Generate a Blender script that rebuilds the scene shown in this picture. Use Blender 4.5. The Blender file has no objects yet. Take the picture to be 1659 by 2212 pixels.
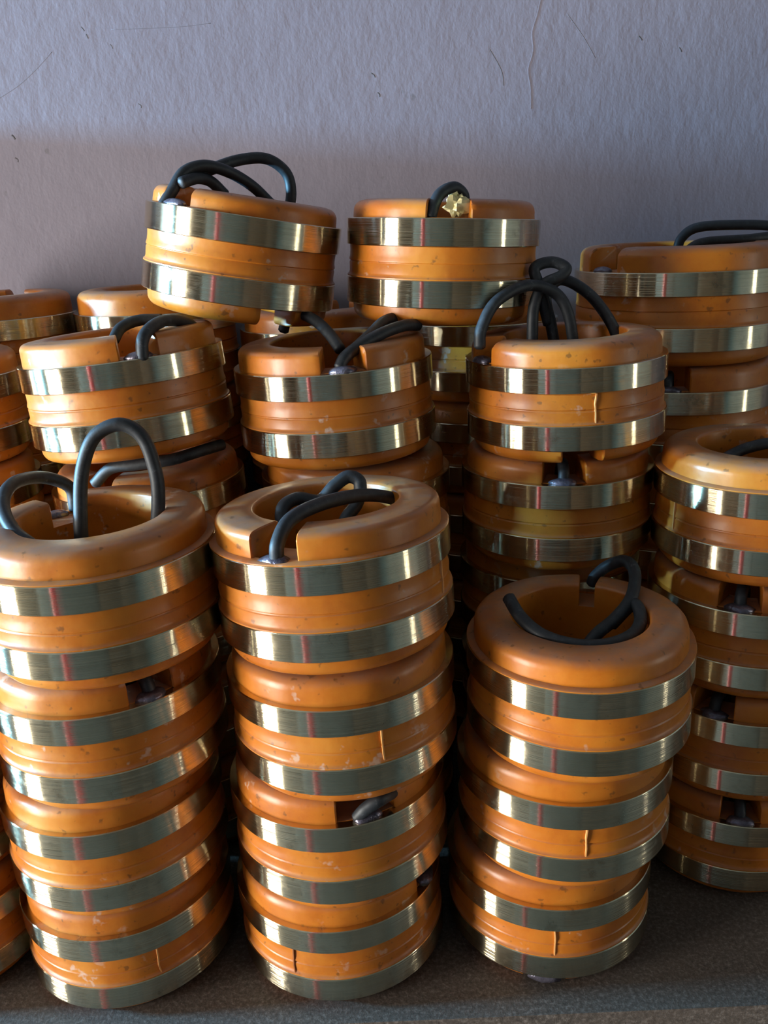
import bpy, math, random
from mathutils import Vector, Matrix, Euler

# ------------------------------------------------------------------ camera, world, lights
D = 0.12                      # diameter of a standard slip ring (m); layout below is in units of D
CAMZ = 1.35
F, IW, IH = 1900.0, 1659.0, 2212.0
PITCH, ROLL = math.radians(18.3), math.radians(2.5)
SHELF = -3.41                 # shelf top below the camera, in D
SHELF_Z = CAMZ + SHELF * D
scene = bpy.context.scene
col = scene.collection

fwd = Vector((0, math.cos(PITCH), -math.sin(PITCH)))
up0 = Vector((0, math.sin(PITCH), math.cos(PITCH)))
rt0 = Vector((1, 0, 0))
# the phone is turned a little clockwise, so the place appears turned counter-clockwise
rt = rt0 * math.cos(ROLL) - up0 * math.sin(ROLL)
up = up0 * math.cos(ROLL) + rt0 * math.sin(ROLL)
cam_d = bpy.data.cameras.new('camera')
cam = bpy.data.objects.new('camera', cam_d)
col.objects.link(cam)
cam_d.sensor_fit = 'HORIZONTAL'
cam_d.sensor_width = 36.0
cam_d.lens = 36.0 * F / IW
cam_d.clip_start = 0.01
m = Matrix((rt, up, -fwd)).transposed().to_4x4()
m.translation = Vector((0, 0, CAMZ))
cam.matrix_world = m
scene.camera = cam

vs = scene.view_settings
vs.view_transform = 'Standard'
vs.look = 'None'
vs.exposure = -0.05
vs.gamma = 1.0
vs.use_curve_mapping = False

world = bpy.data.worlds.new('world')
scene.world = world
world.use_nodes = True
bg = world.node_tree.nodes['Background']
bg.inputs[0].default_value = (0.72, 0.80, 1.0, 1)
bg.inputs[1].default_value = 0.02

LEFT_X, RIGHT_X, REAR_Y, CEIL_Z = -3.2, 2.3, -3.2, 2.9
WALL_Y = 6.25 * D
DOOR = (-1.40, -0.42, 0.0, 2.05)        # y0, y1, z0, z1 on the left wall
VENT = (0.18, 0.56, 1.57, 1.71)
WIND = (-0.44, -0.17, 0.85, 1.9)        # on the right wall

def area(name, loc, size_y, size_z, energy, color, toward):
    l = bpy.data.lights.new(name, 'AREA')
    l.shape = 'RECTANGLE'
    l.size, l.size_y = size_y, size_z
    l.energy = energy
    l.color = color
    o = bpy.data.objects.new(name, l)
    col.objects.link(o)
    o.location = loc
    # local -Z is the shining direction, local Y kept vertical
    z = -Vector((toward, 0, 0))
    y = Vector((0, 0, 1))
    x = y.cross(z)
    o.rotation_euler = Matrix((x, y, z)).transposed().to_euler()
    return o

area('daylight_door', (LEFT_X - 0.05, (DOOR[0] + DOOR[1]) / 2, (DOOR[2] + DOOR[3]) / 2),
     DOOR[1] - DOOR[0], DOOR[3] - DOOR[2], 290, (1.0, 0.98, 0.90), 1)
area('daylight_vent', (LEFT_X - 0.05, (VENT[0] + VENT[1]) / 2, (VENT[2] + VENT[3]) / 2),
     VENT[1] - VENT[0], VENT[3] - VENT[2], 500, (0.25, 0.64, 1.0), 1)
area('daylight_window', (RIGHT_X + 0.06, (WIND[0] + WIND[1]) / 2, (WIND[2] + WIND[3]) / 2),
     WIND[1] - WIND[0], WIND[3] - WIND[2], 23, (1.0, 0.97, 0.86), -1)

# ------------------------------------------------------------------ helpers
def W(X, Y, Z):
    return Vector((X * D, Y * D, CAMZ + Z * D))

def P(px, py, Y):
    """point (in D, camera-relative) seen at a photo pixel, at distance Y from the camera"""
    r = fwd + rt * ((px - IW / 2) / F) + up * ((IH / 2 - py) / F)
    return r * (Y / r.y)

def xfor(px, Y, Z):
    """X that puts a point at height Z, distance Y on photo column px"""
    a, b = 0.0, 0.0
    k = (px - IW / 2) / F
    # (p.rt) = k (p.fwd), linear in X
    c0 = Vector((0, Y, Z))
    ax = rt.x - k * fwd.x
    bx = c0.dot(rt) - k * c0.dot(fwd)
    return -bx / ax

def link(name, me, mat, parent=None):
    o = bpy.data.objects.new(name, me)
    col.objects.link(o)
    if mat is not None and not me.materials:
        me.materials.append(mat)
    if parent is not None:
        o.parent = parent
    return o

def mesh(name, V, Fc, smooth=True, angle=35):
    me = bpy.data.meshes.new(name)
    me.from_pydata([tuple(v) for v in V], [], Fc)
    me.update()
    if smooth:
        me.polygons.foreach_set('use_smooth', [True] * len(me.polygons))
        me.set_sharp_from_angle(angle=math.radians(angle))
    return me

def boxes(name, bs, bevel=0.0):
    V, Fc = [], []
    for (x0, x1, y0, y1, z0, z1) in bs:
        b = len(V)
        V += [(x0, y0, z0), (x1, y0, z0), (x1, y1, z0), (x0, y1, z0), (x0, y0, z1), (x1, y0, z1), (x1, y1, z1), (x0, y1, z1)]
        Fc += [tuple(b + i for i in q) for q in ((0, 3, 2, 1), (4, 5, 6, 7), (0, 1, 5, 4), (1, 2, 6, 5), (2, 3, 7, 6), (3, 0, 4, 7))]
    return mesh(name, V, Fc, smooth=False)

def tag(o, label=None, cat=None, group=None, kind=None):
    if label: o['label'] = label
    if cat: o['category'] = cat
    if group: o['group'] = group
    if kind: o['kind'] = kind
    return o

def catmull(pts, n=10):
    out = []
    p = [pts[0] * 2 - pts[1]] + list(pts) + [pts[-1] * 2 - pts[-2]]
    for i in range(1, len(p) - 2):
        for k in range(n):
            t = k / n
            a, b, c, d = p[i - 1], p[i], p[i + 1], p[i + 2]
            out.append(0.5 * ((2 * b) + (c - a) * t + (2 * a - 5 * b + 4 * c - d) * t * t + (3 * b - a - 3 * c + d) * t ** 3))
    out.append(p[-2].copy())
    return out

def tube(name, pts, r, sides=14, n=10):
    c = catmull(pts, n)
    V, Fc = [], []
    t = (c[1] - c[0]).normalized()
    u = t.orthogonal().normalized()
    prof = []
    N = len(c)
    rows = [(c[0] - t * r * .35, .55)] + [(q, 1) for q in c] + [(c[-1] + (c[-1] - c[-2]).normalized() * r * .35, .55)]
    for i, (q, s) in enumerate(rows):
        a = rows[max(i - 1, 0)][0]; b = rows[min(i + 1, len(rows) - 1)][0]
        t = (b - a).normalized()
        u = (u - t * u.dot(t)).normalized()
        w = t.cross(u)
        for k in range(sides):
            an = 2 * math.pi * k / sides
            V.append(q + (u * math.cos(an) + w * math.sin(an)) * r * s)
    M = len(rows)
    for i in range(M - 1):
        for k in range(sides):
            k2 = (k + 1) % sides
            Fc.append((i * sides + k, i * sides + k2, (i + 1) * sides + k2, (i + 1) * sides + k))
    Fc.append(tuple(range(sides))[::-1])
    Fc.append(tuple((M - 1) * sides + k for k in range(sides)))
    return mesh(name, V, Fc, angle=60)

# ------------------------------------------------------------------ materials
def newmat(name):
    mt = bpy.data.materials.new(name)
    mt.use_nodes = True
    nt = mt.node_tree
    return mt, nt, nt.nodes['Principled BSDF']

def N(nt, kind, **kw):
    n = nt.nodes.new(kind)
    for k, v in kw.items():
        if k.startswith('i_'):
            n.inputs[k[2:].replace('_', ' ')].default_value = v
        else:
            setattr(n, k, v)
    return n

def ramp(nt, src, stops):
    r = nt.nodes.new('ShaderNodeValToRGB')
    e = r.color_ramp.elements
    e[0].position, e[0].color = stops[0][0], (*stops[0][1], 1)
    e[1].position, e[1].color = stops[-1][0], (*stops[-1][1], 1)
    for p, c in stops[1:-1]:
        x = e.new(p); x.color = (*c, 1)
    nt.links.new(src, r.inputs[0])
    return r.outputs[0]

def mix(nt, fac, a, b, mode='MIX'):
    x = nt.nodes.new('ShaderNodeMix')
    x.data_type = 'RGBA'
    x.blend_type = mode
    for s, v in ((x.inputs[0], fac), (x.inputs[6], a), (x.inputs[7], b)):
        if isinstance(v, (int, float)): s.default_value = v
        elif isinstance(v, tuple): s.default_value = (*v, 1)
        else: nt.links.new(v, s)
    return x.outputs[2]

def math_(nt, op, a, b=0.0, clamp=False):
    x = nt.nodes.new('ShaderNodeMath')
    x.operation = op
    x.use_clamp = clamp
    for s, v in ((x.inputs[0], a), (x.inputs[1], b)):
        if isinstance(v, (int, float)): s.default_value = v
        else: nt.links.new(v, s)
    return x.outputs[0]

def noise(nt, vec, scale, detail=3, rough=.55):
    n = N(nt, 'ShaderNodeTexNoise')
    n.inputs['Scale'].default_value = scale
    n.inputs['Detail'].default_value = detail
    n.inputs['Roughness'].default_value = rough
    nt.links.new(vec, n.inputs['Vector'])
    return n.outputs[0]

def objvec(nt):
    """object coordinates shifted by a per-object random amount"""
    tc = N(nt, 'ShaderNodeTexCoord')
    oi = N(nt, 'ShaderNodeObjectInfo')
    va = N(nt, 'ShaderNodeVectorMath', operation='MULTIPLY_ADD')
    cb = N(nt, 'ShaderNodeCombineXYZ')
    for i in range(3): nt.links.new(oi.outputs['Random'], cb.inputs[i])
    va.inputs[1].default_value = (7.3, 5.1, 9.7)
    nt.links.new(cb.outputs[0], va.inputs[0])
    nt.links.new(tc.outputs['Object'], va.inputs[2])
    return va.outputs[0], oi.outputs['Random'], tc

def bump(nt, bsdf, h, strength, dist):
    b = N(nt, 'ShaderNodeBump')
    b.inputs['Strength'].default_value = strength
    b.inputs['Distance'].default_value = dist
    nt.links.new(h, b.inputs['Height'])
    nt.links.new(b.outputs[0], bsdf.inputs['Normal'])

def mat_resin():
    mt, nt, b = newmat('orange_resin')
    v, rnd, tc = objvec(nt)
    n1 = noise(nt, v, 26, 6, .68)
    base = ramp(nt, n1, [(.3, (.39, .098, .008)), (.5, (.52, .158, .013)), (.7, (.58, .205, .022))])
    # small differences of tint from one casting to the next
    base = mix(nt, math_(nt, 'MULTIPLY', rnd, .35), base, (.36, .105, .012))
    # pale dust and scuffs on faces that look up
    geo = N(nt, 'ShaderNodeNewGeometry')
    sep = N(nt, 'ShaderNodeSeparateXYZ')
    nt.links.new(geo.outputs['Normal'], sep.inputs[0])
    upf = math_(nt, 'SUBTRACT', sep.outputs[2], .35, True)
    n2 = noise(nt, v, 60, 6, .7)
    dust = math_(nt, 'MULTIPLY', upf, ramp(nt, n2, [(.33, (.3,) * 3), (.62, (1,) * 3)]))
    base = mix(nt, math_(nt, 'MULTIPLY', dust, 1.5, True), base, (.30, .150, .095))
    # scuffed white chips
    n3 = noise(nt, v, 95, 3, .6)
    n4 = noise(nt, v, 17, 2, .5)
    chip = math_(nt, 'MULTIPLY', ramp(nt, n3, [(.62, (0,) * 3), (.68, (1,) * 3)]), ramp(nt, n4, [(.52, (0,) * 3), (.60, (1,) * 3)]))
    base = mix(nt, math_(nt, 'MULTIPLY', chip, .7), base, (.55, .38, .29))
    # dark specks and grime
    n5 = noise(nt, v, 210, 2, .5)
    spk = ramp(nt, n5, [(.66, (0,) * 3), (.73, (1,) * 3)])
    base = mix(nt, math_(nt, 'MULTIPLY', spk, .6), base, (.10, .045, .015))
    nt.links.new(base, b.inputs['Base Color'])
    rg = math_(nt, 'ADD', math_(nt, 'MULTIPLY', n2, .25), .24)
    nt.links.new(rg, b.inputs['Roughness'])
    b.inputs['Specular IOR Level'].default_value = .45
    b.inputs['Subsurface Weight'].default_value = .2
    b.inputs['Subsurface Radius'].default_value = (1.0, .35, .08)
    b.inputs['Subsurface Scale'].default_value = .004
    h = math_(nt, 'ADD', noise(nt, v, 45, 3), math_(nt, 'MULTIPLY', n2, .25))
    bump(nt, b, h, .18, .002)
    return mt

def mat_brass():
    mt, nt, b = newmat('turned_brass')
    v, rnd, tc = objvec(nt)
    n1 = noise(nt, v, 30, 4, .6)
    n2 = noise(nt, v, 110, 5, .7)
    base = ramp(nt, n1, [(.32, (.60, .51, .34)), (.6, (.72, .62, .44))])
    stain = math_(nt, 'MULTIPLY', ramp(nt, n2, [(.50, (0,) * 3), (.68, (1,) * 3)]), ramp(nt, n1, [(.46, (0,) * 3), (.58, (1,) * 3)]))
    base = mix(nt, math_(nt, 'MULTIPLY', stain, .5), base, (.30, .25, .17))
    nt.links.new(base, b.inputs['Base Color'])
    b.inputs['Metallic'].default_value = 1
    rg = math_(nt, 'ADD', math_(nt, 'MULTIPLY', n2, .07), .12)
    rg = math_(nt, 'ADD', rg, math_(nt, 'MULTIPLY', stain, .15))
    nt.links.new(rg, b.inputs['Roughness'])
    b.inputs['Anisotropic'].default_value = 1.0
    b.inputs['Anisotropic Rotation'].default_value = .25
    # fine lathe marks running round the band tip the surface up and down
    sp = N(nt, 'ShaderNodeSeparateXYZ')
    nt.links.new(v, sp.inputs[0])
    wn = N(nt, 'ShaderNodeTexNoise', noise_dimensions='1D')
    wn.inputs['Scale'].default_value = 9000
    wn.inputs['Detail'].default_value = 2
    nt.links.new(sp.outputs[2], wn.inputs['W'])
    tip = math_(nt, 'MULTIPLY', math_(nt, 'SUBTRACT', wn.outputs[0], .5), 1.9)
    cz = N(nt, 'ShaderNodeCombineXYZ')
    nt.links.new(tip, cz.inputs[2])
    geo = N(nt, 'ShaderNodeNewGeometry')
    ad = N(nt, 'ShaderNodeVectorMath', operation='ADD')
    nt.links.new(geo.outputs['Normal'], ad.inputs[0])
    nt.links.new(cz.outputs[0], ad.inputs[1])
    nm = N(nt, 'ShaderNodeVectorMath', operation='NORMALIZE')
    nt.links.new(ad.outputs[0], nm.inputs[0])
    nt.links.new(nm.outputs[0], b.inputs['Normal'])
    tg = N(nt, 'ShaderNodeTangent', direction_type='RADIAL', axis='Z')
    nt.links.new(tg.outputs[0], b.inputs['Tangent'])
    return mt

def mat_plain(name, c1, c2, scale, rough, metal=0.0, bmp=0.0, bdist=.001, spec=.5):
    mt, nt, b = newmat(name)
    v, rnd, tc = objvec(nt)
    n1 = noise(nt, v, scale, 5, .65)
    nt.links.new(ramp(nt, n1, [(.35, c1), (.68, c2)]), b.inputs['Base Color'])
    b.inputs['Roughness'].default_value = rough
    b.inputs['Metallic'].default_value = metal
    b.inputs['Specular IOR Level'].default_value = spec
    if bmp: bump(nt, b, n1, bmp, bdist)
    return mt

def mat_cable():
    mt, nt, b = newmat('black_rubber')
    v, rnd, tc = objvec(nt)
    n1 = noise(nt, v, 160, 5, .7)
    base = ramp(nt, n1, [(.45, (.012, .014, .018)), (.62, (.022, .026, .032)), (.80, (.13, .13, .14))])
    nt.links.new(base, b.inputs['Base Color'])
    b.inputs['Roughness'].default_value = .55
    bump(nt, b, n1, .15, .001)
    return mt

def mat_plaster():
    mt, nt, b = newmat('painted_plaster')
    tc = N(nt, 'ShaderNodeTexCoord')
    v = tc.outputs['Object']
    n1 = noise(nt, v, 3.2, 4, .6)
    n2 = noise(nt, v, 260, 4, .6)
    base = ramp(nt, n1, [(.3, (.205, .178, .218)), (.7, (.245, .215, .26))])
    # faint dark specks of old dirt
    n3 = noise(nt, v, 85, 2, .5)
    spk = ramp(nt, n3, [(.73, (0,) * 3), (.79, (1,) * 3)])
    base = mix(nt, math_(nt, 'MULTIPLY', spk, .45), base, (.10, .09, .095))
    nt.links.new(base, b.inputs['Base Color'])
    b.inputs['Roughness'].default_value = .85
    mp = N(nt, 'ShaderNodeMapping')
    mp.inputs['Scale'].default_value = (1, 1, .55)
    nt.links.new(v, mp.inputs[0])
    n4 = noise(nt, mp.outputs[0], 130, 3, .6)
    n5 = noise(nt, v, 28, 4, .6)
    h = math_(nt, 'ADD', math_(nt, 'MULTIPLY', n4, .6), math_(nt, 'ADD', math_(nt, 'MULTIPLY', n5, .9), math_(nt, 'MULTIPLY', n2, .2)))
    bump(nt, b, h, .22, .003)
    return mt

def mat_shelf():
    mt, nt, b = newmat('worn_steel_shelf')
    tc = N(nt, 'ShaderNodeTexCoord')
    v = tc.outputs['Object']
    n1 = noise(nt, v, 9, 4, .6)
    n2 = noise(nt, v, 420, 4, .75)
    base = ramp(nt, n2, [(.33, (.035, .026, .021)), (.52, (.085, .066, .054)), (.70, (.20, .165, .145))])
    base = mix(nt, ramp(nt, n1, [(.4, (0,) * 3), (.7, (.5,) * 3)]), base, (.085, .058, .042))
    nt.links.new(base, b.inputs['Base Color'])
    b.inputs['Roughness'].default_value = .7
    bump(nt, b, n2, .3, .001)
    return mt

RESIN = mat_resin()
BRASS = mat_brass()
CABLE = mat_cable()
PLASTER = mat_plaster()
SHELFM = mat_shelf()
SOLDER = mat_plain('grey_solder', (.06, .05, .07), (.24, .22, .28), 110, .3, .6, .6, .002)
SEAM = mat_plain('resin_flash', (.72, .32, .09), (.82, .42, .16), 60, .45)
SEAMDARK = mat_plain('resin_crack', (.20, .055, .010), (.30, .09, .015), 60, .6)
SCRAP = mat_plain('pale_tape', (.62, .50, .20), (.80, .70, .42), 70, .6)
FLOORM = mat_plain('concrete_floor', (.055, .048, .040), (.095, .085, .070), 6, .8, 0, .2)
CEILM = mat_plain('dark_roof_boards', (.10, .085, .07), (.16, .14, .12), 3, .9)
REDM = mat_plain('red_paint', (.62, .02, .03), (.75, .04, .05), 20, .45)
CARTON = mat_plain('brown_cardboard', (.30, .20, .11), (.38, .26, .15), 30, .85)
DIMWALL = mat_plain('grimy_limewash', (.14, .12, .10), (.21, .18, .15), 4, .9, 0, .2)
FRAMEM = mat_plain('window_frame_paint', (.10, .16, .12), (.14, .20, .16), 20, .5)

# ------------------------------------------------------------------ the room
wall_back = tag(link('wall_back', boxes('wall_back', [(LEFT_X, RIGHT_X, WALL_Y, WALL_Y + .15, 0, CEIL_Z)]), PLASTER), kind='structure')
def wallmark(name, pts, r, mat, n=8, sink=.8):
    pp = [W(*P(x, y, WALL_Y / D)) for x, y in pts]
    rnd = random.Random(len(name) + int(pts[0][0]))
    pp = [p + Vector((rnd.uniform(-1, 1) * r * .6, r * sink, 0)) for p in pp]
    link(name, tube(name, pp, r, sides=8, n=n), mat, wall_back)
CRACKM = mat_plain('wall_crack_dirt', (.08, .07, .075), (.115, .10, .11), 200, .9)
SCUFFM = mat_plain('wall_scuff', (.14, .12, .14), (.165, .145, .17), 120, .9)
wallmark('plaster_drip', [(1172, -20), (1164, 30), (1155, 70), (1152, 110), (1146, 150), (1143, 190), (1144, 235)], .0035, PLASTER, sink=.93)
wallmark('crack', [(1058, 106), (1066, 122), (1076, 138), (1084, 158), (1087, 185)], .0006, CRACKM)
wallmark('scratch', [(-10, 218), (40, 185), (80, 148), (112, 112)], .0004, SCUFFM)
wallmark('scratch', [(240, 64), (330, 61), (400, 57), (455, 50)], .0004, SCUFFM)
wallmark('scratch', [(1225, 30), (1260, 80), (1285, 125)], .0005, SCUFFM)
for q in ((28, 296, .0013), (37, 345, .0009), (806, 162, .0010), (818, 204, .0009), (302, 228, .0007), (1382, 82, .0010), (1470, 107, .0009), (178, 62, .0007), (188, 78, .0008), (240, 100, .0006)):
    wallmark('dirt_spot', [(q[0] - 3, q[1] - 4), (q[0] + 1, q[1]), (q[0] + 3, q[1] + 5)], q[2], CRACKM)
y0, y1, z0, z1 = DOOR
v0, v1, w0, w1 = VENT
tag(link('wall_left', boxes('wall_left', [
    (LEFT_X - .15, LEFT_X, REAR_Y, y0, 0, CEIL_Z), (LEFT_X - .15, LEFT_X, y0, y1, z1, CEIL_Z),
    (LEFT_X - .15, LEFT_X, y1, v0, 0, CEIL_Z), (LEFT_X - .15, LEFT_X, v0, v1, 0, w0), (LEFT_X - .15, LEFT_X, v0, v1, w1, CEIL_Z),
    (LEFT_X - .15, LEFT_X, v1, WALL_Y, 0, CEIL_Z)]), DIMWALL), kind='structure')
y0, y1, z0, z1 = WIND
tag(link('wall_right', boxes('wall_right', [
    (RIGHT_X, RIGHT_X + .15, REAR_Y, y0, 0, CEIL_Z), (RIGHT_X, RIGHT_X + .15, y0, y1, 0, z0),
    (RIGHT_X, RIGHT_X + .15, y0, y1, z1, CEIL_Z), (RIGHT_X, RIGHT_X + .15, y1, WALL_Y, 0, CEIL_Z)]), DIMWALL), kind='structure')
tag(link('wall_rear', boxes('wall_rear', [(LEFT_X, RIGHT_X, REAR_Y - .15, REAR_Y, 0, CEIL_Z)]), DIMWALL), kind='structure')
tag(link('floor', boxes('floor', [(LEFT_X - .15, RIGHT_X + .15, REAR_Y - .15, WALL_Y + .15, -.1, 0)]), FLOORM), kind='structure')
tag(link('ceiling', boxes('ceiling', [(LEFT_X - .15, RIGHT_X + .15, REAR_Y - .15, WALL_Y + .15, CEIL_Z, CEIL_Z + .1)]), CEILM), kind='structure')
win = tag(link('window_1', boxes('window_frame', [
    (RIGHT_X + .01, RIGHT_X + .05, y0, y0 + .04, z0, z1), (RIGHT_X + .01, RIGHT_X + .05, y1 - .04, y1, z0, z1),
    (RIGHT_X + .01, RIGHT_X + .05, y0, y1, z0, z0 + .04), (RIGHT_X + .01, RIGHT_X + .05, y0, y1, z1 - .04, z1)]), FRAMEM), kind='structure')
for k in range(2):
    yy = y0 + (y1 - y0) * (k + 1) / 3
    link('mullion', boxes('mullion', [(RIGHT_X + .01, RIGHT_X + .05, yy - .022, yy + .022, z0, z1)]), FRAMEM, win)

# the shelf board on which the stacks stand
SH_FRONT = 3.03 * D
sh = bpy.data.objects.new('shelf', None); col.objects.link(sh)
sh.location = (0, 0, SHELF_Z)
tag(sh, 'dark speckled brown shelf board on which all the stacks stand', 'shelf')
link('board', boxes('board', [(-1.1, 1.1, SH_FRONT, WALL_Y, -.03, 0)]), SHELFM, sh)
for xx in (-1.08, 1.03):
    for yy in (SH_FRONT + .01, WALL_Y - .06):
        link('leg', boxes('leg', [(xx, xx + .05, yy, yy + .05, -SHELF_Z, -.03)]), SHELFM, sh)

# ------------------------------------------------------------------ slip rings
R = .5
RI, RC = .30, .466            # bore and collar radius
BH, MH = .119, .150          # brass band height, resin waist height
SEG = 120

def lathe(profile, a0=None, a1=None, seg=SEG, wob=None):
    """closed profile [(r, z)] swept round; with a0, a1 (deg) only that arc, with capped, slightly rounded ends"""
    V, Fc = [], []
    n = len(profile)
    full = a0 is None
    if full:
        angs = [(360 * k / seg, 0) for k in range(seg)]
    else:
        k = max(8, int(seg * (a1 - a0) / 360))
        e = .7
        angs = [(a0, 1)] + [(a0 + e + (a1 - a0 - 2 * e) * i / k, 0) for i in range(k + 1)] + [(a1, 1)]
    cr = sum(p[0] for p in profile) / n
    cz = sum(p[1] for p in profile) / n
    for a, s in angs:
        t = math.radians(a)
        w = wob(a) if wob else 0
        for r, z in profile:
            if s:
                r = r + max(-.005, min(.005, cr - r)); z = z + max(-.005, min(.005, cz - z))
            else:
                r = r + w * (1 if r > .36 else 0)
            V.append((r * D * math.sin(t), -r * D * math.cos(t), z * D))
    m_ = len(angs)
    for i in range(m_ if full else m_ - 1):
        j = (i + 1) % m_
        for k in range(n):
            k2 = (k + 1) % n
            Fc.append((i * n + k, i * n + k2, j * n + k2, j * n + k))
    if not full:
        Fc.append(tuple(range(n))[::-1])
        Fc.append(tuple((m_ - 1) * n + k for k in range(n)))
    return V, Fc

def body_mesh(sc, ct, cb, BH, MH, fr0, top_notch, bot_notch, nw, lip, seed):
    rnd = random.Random(seed)
    ph = [rnd.uniform(0, 6.28) for _ in range(4)]
    wob = lambda a: .0016 * (math.sin(math.radians(a) * 3 + ph[0]) + .7 * math.sin(math.radians(a) * 7 + ph[1]) + .5 * math.sin(math.radians(a) * 17 + ph[2]))
    zA = cb                       # underside of lower band
    zB = cb + BH                  # top of lower band
    zC = zB + MH                  # underside of upper band
    zD = zC + BH                  # top of upper band
    zT = zD + ct
    s = sc
    V, Fc = [], []
    def add(vf):
        b = len(V)
        V.extend(vf[0]); Fc.extend(tuple(b + i for i in f) for f in vf[1])
    core = [(RI, zA - .002), (RI, zD + .002), (.455, zD + .002), (.455, zC),
            (.484, zC - .001), (.4825, zC - .030), (.4835, zC - .055), (.4875, zC - .070), (.4875, zC - .075), (.4825, zC - .079), (.4825, zC - .083),
            (.4865, zC - .088), (.4855, zB + .024), (.489, zB + .012), (.4965, zB + .006), (.4965, zB + .0005), (.455, zB + .0005), (.455, zA - .002)]
    core = [(r + (s - 1) * .5 * (1 if r > .36 else 1), z) for r, z in core]
    add(lathe(core, wob=lambda a: wob(a) * .3))
    if lip:
        lp = [(.452, zD), (.452, zD + .012), (.492, zD + .009), (.4985, zD + .004), (.4985, zD + .0005)]
        add(lathe([(r + (s - 1) * .5, z) for r, z in lp], wob=lambda a: wob(a) * .8))
    rr = .5 * min(ct, .075)
    def collar(zi, zo, notch):
        sg = 1 if zo > zi else -1
        h = abs(zo - zi)
        fr = min(fr0, h * .62)
        pr = [(RI, 0), (RI, h - .016), (RI + .004, h - .006), (RI + .014, h), (.37, h), (.405, h - .001)]
        for k in range(0, 7):
            t = math.pi / 2 * k / 6
            pr.append((.466 - fr + fr * math.sin(t), h - .004 - fr + fr * math.cos(t)))
        pr += [(.468, 0)]
        pr = [(r + (s - 1) * .5, zi + sg * z) for r, z in pr]
        if sg > 0: pr = pr
        else: pr = pr[::-1]
        if notch is None:
            return lathe(pr, wob=wob)
        return lathe(pr, notch + nw / 2, notch + 360 - nw / 2, wob=wob)
    add(collar(zD - .001, zT, top_notch))
    add(collar(zA + .001, 0.0, bot_notch))
    return mesh('resin_body', V, Fc, angle=40)

def band_mesh(sc, z0, BH):
    o = .5 * sc; i = o - .052
    c = .0035
    pr = [(i, z0), (i, z0 + BH), (o - c, z0 + BH), (o, z0 + BH - c), (o, z0 + c), (o - c, z0)]
    V, Fc = lathe(pr, seg=160)
    return mesh('brass_ring', V, Fc, angle=30)

def blob(c, rx, ry, rz, seed, rot=0.0, amp=1.0):
    rnd = random.Random(seed)
    V, Fc = [], []
    nu, nv = 14, 9
    p = [rnd.uniform(0, 6.28) for _ in range(3)]
    for j in range(nv + 1):
        t = math.pi * j / nv
        for i in range(nu):
            f = 2 * math.pi * i / nu
            k = 1 + amp * (.12 * math.sin(3 * f + p[0]) * math.sin(t) + .08 * math.sin(5 * f + p[1] + 3 * t))
            k = max(.35, k + (rnd.uniform(-.25, .25) if amp > 1 else 0))
            x, y, z = rx * math.sin(t) * math.cos(f) * k, ry * math.sin(t) * math.sin(f) * k, rz * math.cos(t) * (k if amp > 1 else 1)
            V.append((c[0] + x * math.cos(rot) - y * math.sin(rot), c[1] + x * math.sin(rot) + y * math.cos(rot), c[2] + z))
    for j in range(nv):
        for i in range(nu):
            i2 = (i + 1) % nu
            Fc.append((j * nu + i, (j + 1) * nu + i, (j + 1) * nu + i2, j * nu + i2))
    return mesh('blob', V, Fc, angle=80 if amp <= 1 else 20)

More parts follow.
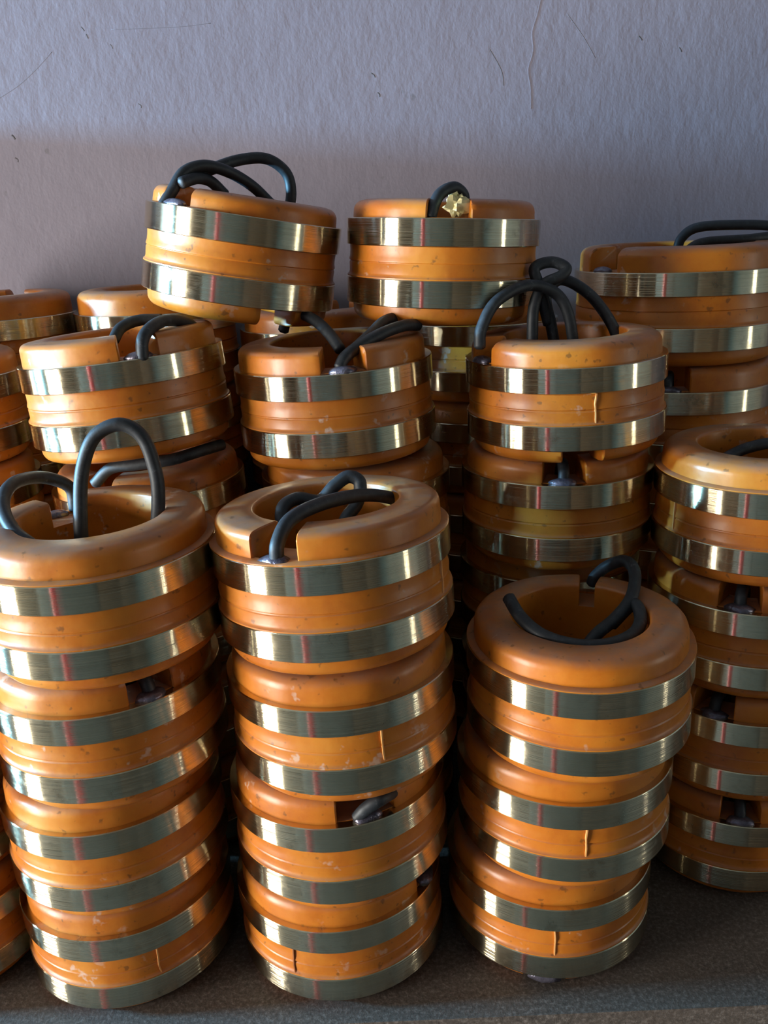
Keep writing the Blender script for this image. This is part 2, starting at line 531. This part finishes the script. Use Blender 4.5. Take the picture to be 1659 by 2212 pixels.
count = [0]
def unit(label, X, Y, zbase, tilt=0.0, lean=0.0, ct=.116, cb=.080, bh=BH, mh=MH, fr=.052, top=None, bot=180, nw=24, seam=None,
         seamdark=False, lip=False, sc=1.0, solder=True, bsolder=False, cables=(), stub=False, group=None):
    """one slip ring. tilt raises its right side, lean tips its top towards the camera (deg)"""
    count[0] += 1
    s = count[0]
    va = math.degrees(math.atan2(-X, Y))      # the angles are given from the side that faces the camera
    top = None if top is None else top + va
    bot = None if bot is None else bot + va
    seam = None if seam is None else seam + va
    root = bpy.data.objects.new('slip_ring', None)
    col.objects.link(root)
    root.empty_display_size = .02
    root.location = W(X, Y, zbase)
    root.rotation_euler = Euler((math.radians(lean), math.radians(-tilt), 0), 'XYZ')
    tag(root, label, 'slip ring', group or ('slip rings stacked on the shelf' if sc == 1 else 'wide slip rings stacked by the wall'))
    zB, zD = cb + bh, cb + 2 * bh + mh
    link('resin_body', body_mesh(sc, ct, cb, bh, mh, fr, top, bot, nw, lip, s), RESIN, root)
    link('brass_ring', band_mesh(sc, cb, bh), BRASS, root)
    link('brass_ring', band_mesh(sc, cb + bh + mh, bh), BRASS, root)
    Ro = .5 * sc
    if seam is not None:
        t = math.radians(seam)
        r0, r1 = Ro - .03, Ro - .0075
        w = .0030
        V = []
        zz = [zB + .002, zB + .05, zB + .1, zB + mh - .002]
        rnd = random.Random(s + 50)
        for z in zz:
            j = rnd.uniform(-.004, .004)
            for (rr, ww) in ((r0, -w * 1.6), (r1, -w), (r1, w), (r0, w * 1.6)):
                V.append(Vector((rr * math.sin(t) + (ww + j) * math.cos(t), -rr * math.cos(t) + (ww + j) * math.sin(t), z)) * D)
        Fc = []
        for i in range(3):
            for k in range(4):
                Fc.append((i * 4 + k, i * 4 + (k + 1) % 4, i * 4 + 4 + (k + 1) % 4, i * 4 + 4 + k))
        Fc += [(3, 2, 1, 0), (12, 13, 14, 15)]
        link('mould_seam', mesh('mould_seam', V, Fc, angle=30), SEAMDARK if seamdark else SEAM, root)
    if top is not None and solder:
        t = math.radians(top)
        rr = Ro - .045
        link('solder_joint', blob((rr * math.sin(t) * D, -rr * math.cos(t) * D, (zD + .004) * D), .066 * D, .040 * D, .026 * D, s, t), SOLDER, root)
    if bot is not None and bsolder:
        t = math.radians(bot)
        rr = Ro - .04
        link('solder_joint', blob((rr * math.sin(t) * D, -rr * math.cos(t) * D, (cb - .015) * D), .075 * D, .040 * D, .040 * D, s, t), SOLDER, root)
    if stub:
        # the lead leaves the solder joint through the notch into the bore
        t = math.radians(top)
        q = [(Ro - .06, .012), (Ro - .075, .05), (Ro - .12, .075), (Ro - .19, .06), (Ro - .25, .0), (Ro - .25, -.12)]
        pts = [Vector((r * math.sin(t), -r * math.cos(t), zD + z)) * D for r, z in q]
        link('cable', tube('cable', pts, .028 * D), CABLE, root)
    bpy.context.view_layer.update()
    inv = root.matrix_world.inverted()
    for c in cables:
        pts = [inv @ W(*P(px, py, Y + dy)) for px, py, dy in c]
        link('cable', tube('cable', pts, .0285 * D), CABLE, root)
    return root

def stack(spec):
    """spec: units from the top one down, each (label, px, Y, kwargs); the bottom one stands on the shelf.
    px None: straight below the unit above"""
    z = SHELF
    hs, zs = [], []
    for label, px, Y, kw in spec[::-1]:
        h = kw.get('cb', .080) + 2 * kw.get('bh', BH) + kw.get('mh', MH) + kw.get('ct', .116)
        z += kw.pop('gap', 0)
        hs.append(h); zs.append(z)
        z += h
    zs, hs = zs[::-1], hs[::-1]
    X = None
    for (label, px, Y, kw), zz, h in zip(spec, zs, hs):
        X2 = kw.pop('X', None)
        X = X2 if X2 is not None else (xfor(px, Y, zz + h * .5) if px is not None else X)
        unit(label, X, Y, zz, **kw)

MID = dict(ct=.106, cb=.076)
def k(**a): return a
def mk(**a): return {**MID, **a}

# front row -----------------------------------------------------------
stack([
 ('orange slip ring with a tall upright cable loop on top', 222, 3.47, k(top=200, lip=True, tilt=1, cables=(
    [(163, 1100, .40), (150, 1052, .40), (90, 1031, .33), (28, 1045, .15), (6, 1090, 0), (28, 1145, -.12), (75, 1185, -.18), (110, 1240, -.18)],
    [(180, 1230, -.1), (174, 1120, -.05), (177, 1020, 0), (203, 945, .02), (258, 917, .03), (308, 945, .03), (336, 1020, .02), (342, 1090, 0), (334, 1190, -.02)]))),
 ('slip ring with a notched rim and solder blob below the upright-loop ring', 243, 3.52, k(top=20, tilt=1, stub=True)),
 ('slip ring third from the top of the stack crowned by the upright cable loop', 256, 3.57, k(top=170, tilt=1)),
 ('bottom slip ring on the shelf under the stack crowned by the upright cable loop', 286, 3.61, k(top=185, seam=8, tilt=1, cb=.056)),
])
stack([
 ('slip ring with two black leads crossed over its bore above a front notch', 727, 3.46, k(top=-27, lip=True, tilt=2.5, lean=-2.5, gap=.012, fr=.034, seam=62, cables=(
    [(598, 1212, -.40), (600, 1172, -.39), (628, 1122, -.30), (695, 1088, -.15), (780, 1070, .05), (845, 1076, .15), (880, 1096, .22)],
    [(612, 1150, -.05), (610, 1100, .02), (642, 1077, .08), (690, 1082, .1), (722, 1050, .12), (752, 1030, .14), (777, 1042, .13), (772, 1085, .1), (745, 1125, .05), (730, 1180, 0)]))),
 ('slip ring with a pale vertical mould line just below the crossed-leads ring', 745, 3.50, k(top=150, seam=17, tilt=1.5)),
 ('slip ring with a notch and a black lead poking out, third below the crossed leads', 738, 3.55, k(top=14, nw=32, tilt=1.5, cables=(
    [(772, 1766, -.44), (792, 1746, -.45), (826, 1724, -.43), (860, 1704, -.30), (885, 1692, -.18)],))),
 ('bottom slip ring on the shelf with a dark crack in its orange waist', 740, 3.60, k(top=62, cb=.056, seam=-29, seamdark=True, tilt=1.5, stub=True)),
])
stack([
 ('slip ring with a wide dusty rim and leads curled inside its bore', 1247, 3.55, k(top=174, nw=13, lip=True, solder=False, lean=1, cables=(
    [(1278, 1262, .42), (1285, 1246, .42), (1312, 1223, .41), (1350, 1212, .34), (1371, 1237, .22), (1364, 1290, .08), (1330, 1335, .0), (1285, 1374, -.08), (1250, 1425, -.12)],
    [(1098, 1290, -.02), (1125, 1333, -.1), (1172, 1372, -.2), (1240, 1393, -.25), (1310, 1393, -.25), (1365, 1372, -.16), (1384, 1338, -.05), (1368, 1305, .05), (1320, 1350, .05)]))),
 ('middle slip ring of the three-high stack with a pale waist mould line', 1214, 3.61, k(top=200, seam=13)),
 ('bottom slip ring of the three-high stack with solder showing under its lower band', 1181, 3.66, k(top=160, cb=.064, seam=5, bot=0, bsolder=True)),
])
stack([
 ('top slip ring of the short stack beside the upright-loop stack', 0, 3.66, k(X=-2.30, top=150)),
 ('middle slip ring of the short stack beside the upright-loop stack', None, 3.66, k(top=170)),
 ('bottom slip ring of the short stack beside the upright-loop stack', None, 3.66, k(top=150, seam=60)),
])
# second row ----------------------------------------------------------
stack([
 ('slip ring with a broken front notch and short leads behind the upright cable loop', 285, 4.42, mk(top=10, nw=22, tilt=4, gap=.10, fr=.034, lean=-1.5, cables=(
    [(308, 775, -.42), (308, 735, -.40), (326, 708, -.33), (360, 692, -.22), (405, 698, -.08), (440, 730, .02)],
    [(245, 735, .0), (262, 708, .05), (300, 692, .1), (350, 690, .12)]))),
 ('slip ring squeezed under the broken-notch ring with a black lead across its top', 340, 4.54, mk(top=-35, tilt=2.5, cables=(
    [(205, 1045, -.38), (240, 1012, -.40), (300, 1003, -.42), (370, 993, -.42), (430, 975, -.36), (480, 960, -.25)],))),
 ('third slip ring down in the stack under the broken-notch ring', None, 4.66, mk(top=160)),
 ('fourth slip ring down in the stack under the broken-notch ring', None, 4.66, mk(top=190)),
 ('bottom slip ring in the stack under the broken-notch ring', None, 4.66, mk(top=170)),
])
stack([
 ('slip ring with a front notch and leads splayed both ways behind the crossed leads', 730, 4.47, mk(top=6, nw=26, tilt=2, fr=.036, gap=.015, cables=(
    [(733, 795, -.43), (745, 772, -.40), (780, 745, -.33), (830, 718, -.25), (875, 703, -.15), (903, 702, -.08)],
    [(760, 760, -.36), (795, 728, -.25), (830, 695, -.1), (866, 686, .0), (900, 700, .1)],
    [(612, 715, .12), (620, 690, .12), (645, 678, .08), (680, 692, 0), (712, 722, -.13), (735, 755, -.22)]))),
 ('slip ring half hidden below the splayed-leads ring', 772, 4.54, mk(top=170)),
 ('third slip ring down in the stack under the splayed leads', None, 4.66, mk(top=160)),
 ('fourth slip ring down in the stack under the splayed leads', None, 4.66, mk(top=200)),
 ('bottom slip ring in the stack under the splayed leads', None, 4.66, mk(top=180)),
])
stack([
 ('slip ring with a tangle of black cables arching out of its bore', 1222, 4.45, mk(top=-60, bot=11, seam=17, tilt=1, cables=(
    [(1036, 750, -.22), (1040, 710, -.2), (1072, 652, -.15), (1138, 617, -.05), (1198, 632, 0), (1228, 680, 0), (1242, 770, 0)],
    [(1345, 765, .1), (1320, 698, .1), (1272, 635, .1), (1212, 604, .1), (1180, 640, .08), (1190, 700, .05), (1203, 770, .05)],
    [(1150, 800, .0), (1150, 720, .0), (1154, 660, .02), (1175, 615, .03), (1212, 596, .05), (1222, 578, .07), (1190, 566, .08), (1155, 580, .06), (1165, 620, .05), (1185, 700, .05)]))),
 ('slip ring with a dark solder blob in its notch below the cable tangle', 1200, 4.50, mk(top=5, nw=26, stub=True)),
 ('third slip ring down in the stack under the cable tangle', None, 4.66, mk(top=170)),
 ('fourth slip ring down in the stack under the cable tangle', None, 4.66, mk(top=190)),
 ('bottom slip ring in the stack under the cable tangle', None, 4.66, mk(top=180)),
])
stack([
 ('top slip ring, lead in its bore, of the stack before the large wide rings', 0, 4.12, k(X=1.85, top=120, seam=-48, lip=True, cables=(
    [(1555, 1000, .0), (1575, 985, .1), (1620, 966, .15), (1680, 958, .15), (1740, 985, .1)],))),
 ('slip ring with pale broken rim, second down in the stack before the wide rings', None, 4.13, k(top=-4, stub=True)),
 ('slip ring with dark notch, third down in the stack before the wide rings', None, 4.14, k(top=-13, stub=True)),
 ('bottom slip ring of the stack before the wide rings, beside bare shelf', None, 4.15, k(top=9, cb=.064, stub=True)),
])
stack([
 ('top slip ring of the stack between the carton and the broken-notch ring', -150, 4.70, mk(top=170)),
 ('second slip ring down in the stack between the carton and the broken-notch ring', None, 4.70, mk(top=160)),
 ('third slip ring down in the stack between the carton and the broken-notch ring', None, 4.70, mk(top=190)),
 ('fourth slip ring down in the stack between the carton and the broken-notch ring', None, 4.70, mk(top=170)),
 ('bottom slip ring in the stack between the carton and the broken-notch ring', None, 4.70, mk(top=180)),
])
# back row against the wall -------------------------------------------
for X, nm in ((-2.40, 'beside the brown carton'), (-1.38, 'behind the broken-notch ring'), (-.36, 'behind the splayed leads'), (.65, 'behind the cable tangle')):
    stack([('%s slip ring of the shadowed stack against the wall %s' % (w, nm), 0, 5.69, dict(X=X, top=150 + 13 * i, ct=.13 if X < -1 else .116, cb=.098 if X < -1 else .08)) for i, w in
           enumerate(('top', 'second', 'third', 'fourth', 'bottom'))])
stack([
 ('wide slip ring with notch and loose lead topping the large stack by the wall', 0, 5.36, k(X=1.80, sc=1.2, bh=.128, mh=.167, ct=.13, cb=.09, top=-47, cables=(
    [(1462, 545, .05), (1472, 515, .05), (1505, 492, .05), (1580, 486, .05), (1680, 490, .05), (1740, 520, .05)],
    [(1480, 545, -.1), (1520, 524, -.1), (1620, 516, -.1), (1700, 505, 0)]))),
 ('second wide slip ring with a front notch in the large stack by the wall', 0, 5.36, k(X=1.80, sc=1.2, bh=.128, mh=.167, ct=.13, cb=.09, top=-2, stub=True)),
 ('third wide slip ring down in the large stack by the wall', 0, 5.36, k(X=1.80, sc=1.2, bh=.128, mh=.167, ct=.13, cb=.09, top=170)),
 ('fourth wide slip ring down in the large stack by the wall', 0, 5.36, k(X=1.80, sc=1.2, bh=.128, mh=.167, ct=.13, cb=.09, top=180)),
 ('bottom wide slip ring in the large stack by the wall', 0, 5.36, k(X=1.80, sc=1.2, bh=.128, mh=.167, ct=.13, cb=.09, top=190)),
])
# two loose ones laid across the tops of the stacks --------------------
zt = SHELF + 5 * (MID['ct'] + MID['cb'] + 2 * BH + MH)
unit('tilted slip ring perched on the stack tops with a loop of cable rising', xfor(505, 4.80, zt + .3), 4.80, zt + .125,
     tilt=-10.5, ct=.09, cb=.09, bh=.13, mh=.155, top=-47, bot=25, cables=(
    [(352, 445, -.3), (372, 412, -.27), (398, 372, -.22), (442, 358, -.16), (495, 372, -.08), (545, 402, 0), (585, 440, .08)],
    [(395, 390, -.2), (450, 368, -.08), (515, 346, .04), (575, 343, .1), (617, 372, .12), (629, 415, .12), (622, 465, .12)],
    [(392, 395, -.28), (425, 385, -.2), (455, 392, -.12), (485, 420, -.05)]))
t = unit('level slip ring perched on the stack tops with a bent stub of cable', xfor(949, 4.80, zt + .3), 4.80, zt + .055,
     tilt=-3, solder=False, ct=.09, cb=.09, bh=.13, mh=.155, top=3, nw=26, cables=(
    [(930, 470, -.42), (938, 442, -.40), (952, 418, -.37), (980, 405, -.33), (1000, 420, -.30), (1003, 450, -.28)],))
inv = t.matrix_world.inverted()
c = inv @ W(*P(987, 443, 4.80 - .42))
link('tape_scrap', blob(c, .055 * D, .028 * D, .045 * D, 5, .3, 2.2), SCRAP, t)

# ------------------------------------------------------------------ unseen things added to shade the wall and to show in the brass
ca = bpy.data.objects.new('added_shade_carton', None); col.objects.link(ca)  # carton added out of view to cast the shadow on the lower wall
ca.location = (-.79, .69, SHELF_Z)
tag(ca, 'tall brown cardboard carton added out of view to shade the lower wall', 'carton')
link('carton_body', boxes('carton_body', [(-.19, .19, -.055, .055, 0, .507)]), CARTON, ca)
link('flap', boxes('flap', [(-.19, -.003, -.055, .055, .507, .511)]), CARTON, ca)
link('flap', boxes('flap', [(.003, .19, -.055, .055, .507, .511)]), CARTON, ca)
V, Fc = [], []
for z in (0, CEIL_Z):
    for i in range(24):
        V.append((.05 * math.cos(i * math.pi / 12), .05 * math.sin(i * math.pi / 12), z))
Fc = [(i, (i + 1) % 24, 24 + (i + 1) % 24, 24 + i) for i in range(24)] + [tuple(range(24))[::-1], tuple(range(24, 48))]
rp = link('added_red_post', mesh('added_red_post', V, Fc, angle=40), REDM)  # post added out of view, stands in for the red thing mirrored in the brass
rp.location = (-.60, -.70, 0)
tag(rp, 'round red post added out of view for its streak in the brass', 'post')

CABM = mat_plain('dark_green_steel', (.060, .050, .040), (.090, .076, .060), 15, .6)
cb_ = bpy.data.objects.new('added_dark_cabinet', None); col.objects.link(cb_)  # cabinet added out of view to darken the middle of the brass bands
cb_.location = (-.50, -1.32, 0)
tag(cb_, 'dark steel cabinet added out of view to darken the brass reflections', 'cabinet')
link('cabinet_body', boxes('cabinet_body', [(-.78, .78, -.2, .2, 0, 1.9)]), CABM, cb_)
for sx in (-1, 1):
    x0, x1 = sorted((sx * .008, sx * .77))
    dr = link('door', boxes('door', [(x0, x1, .2, .215, .06, 1.86)]), CABM, cb_)
    hx = sx * .05
    link('handle', boxes('handle', [(hx - .01, hx + .01, .215, .235, .95, 1.10)]), SOLDER, dr)
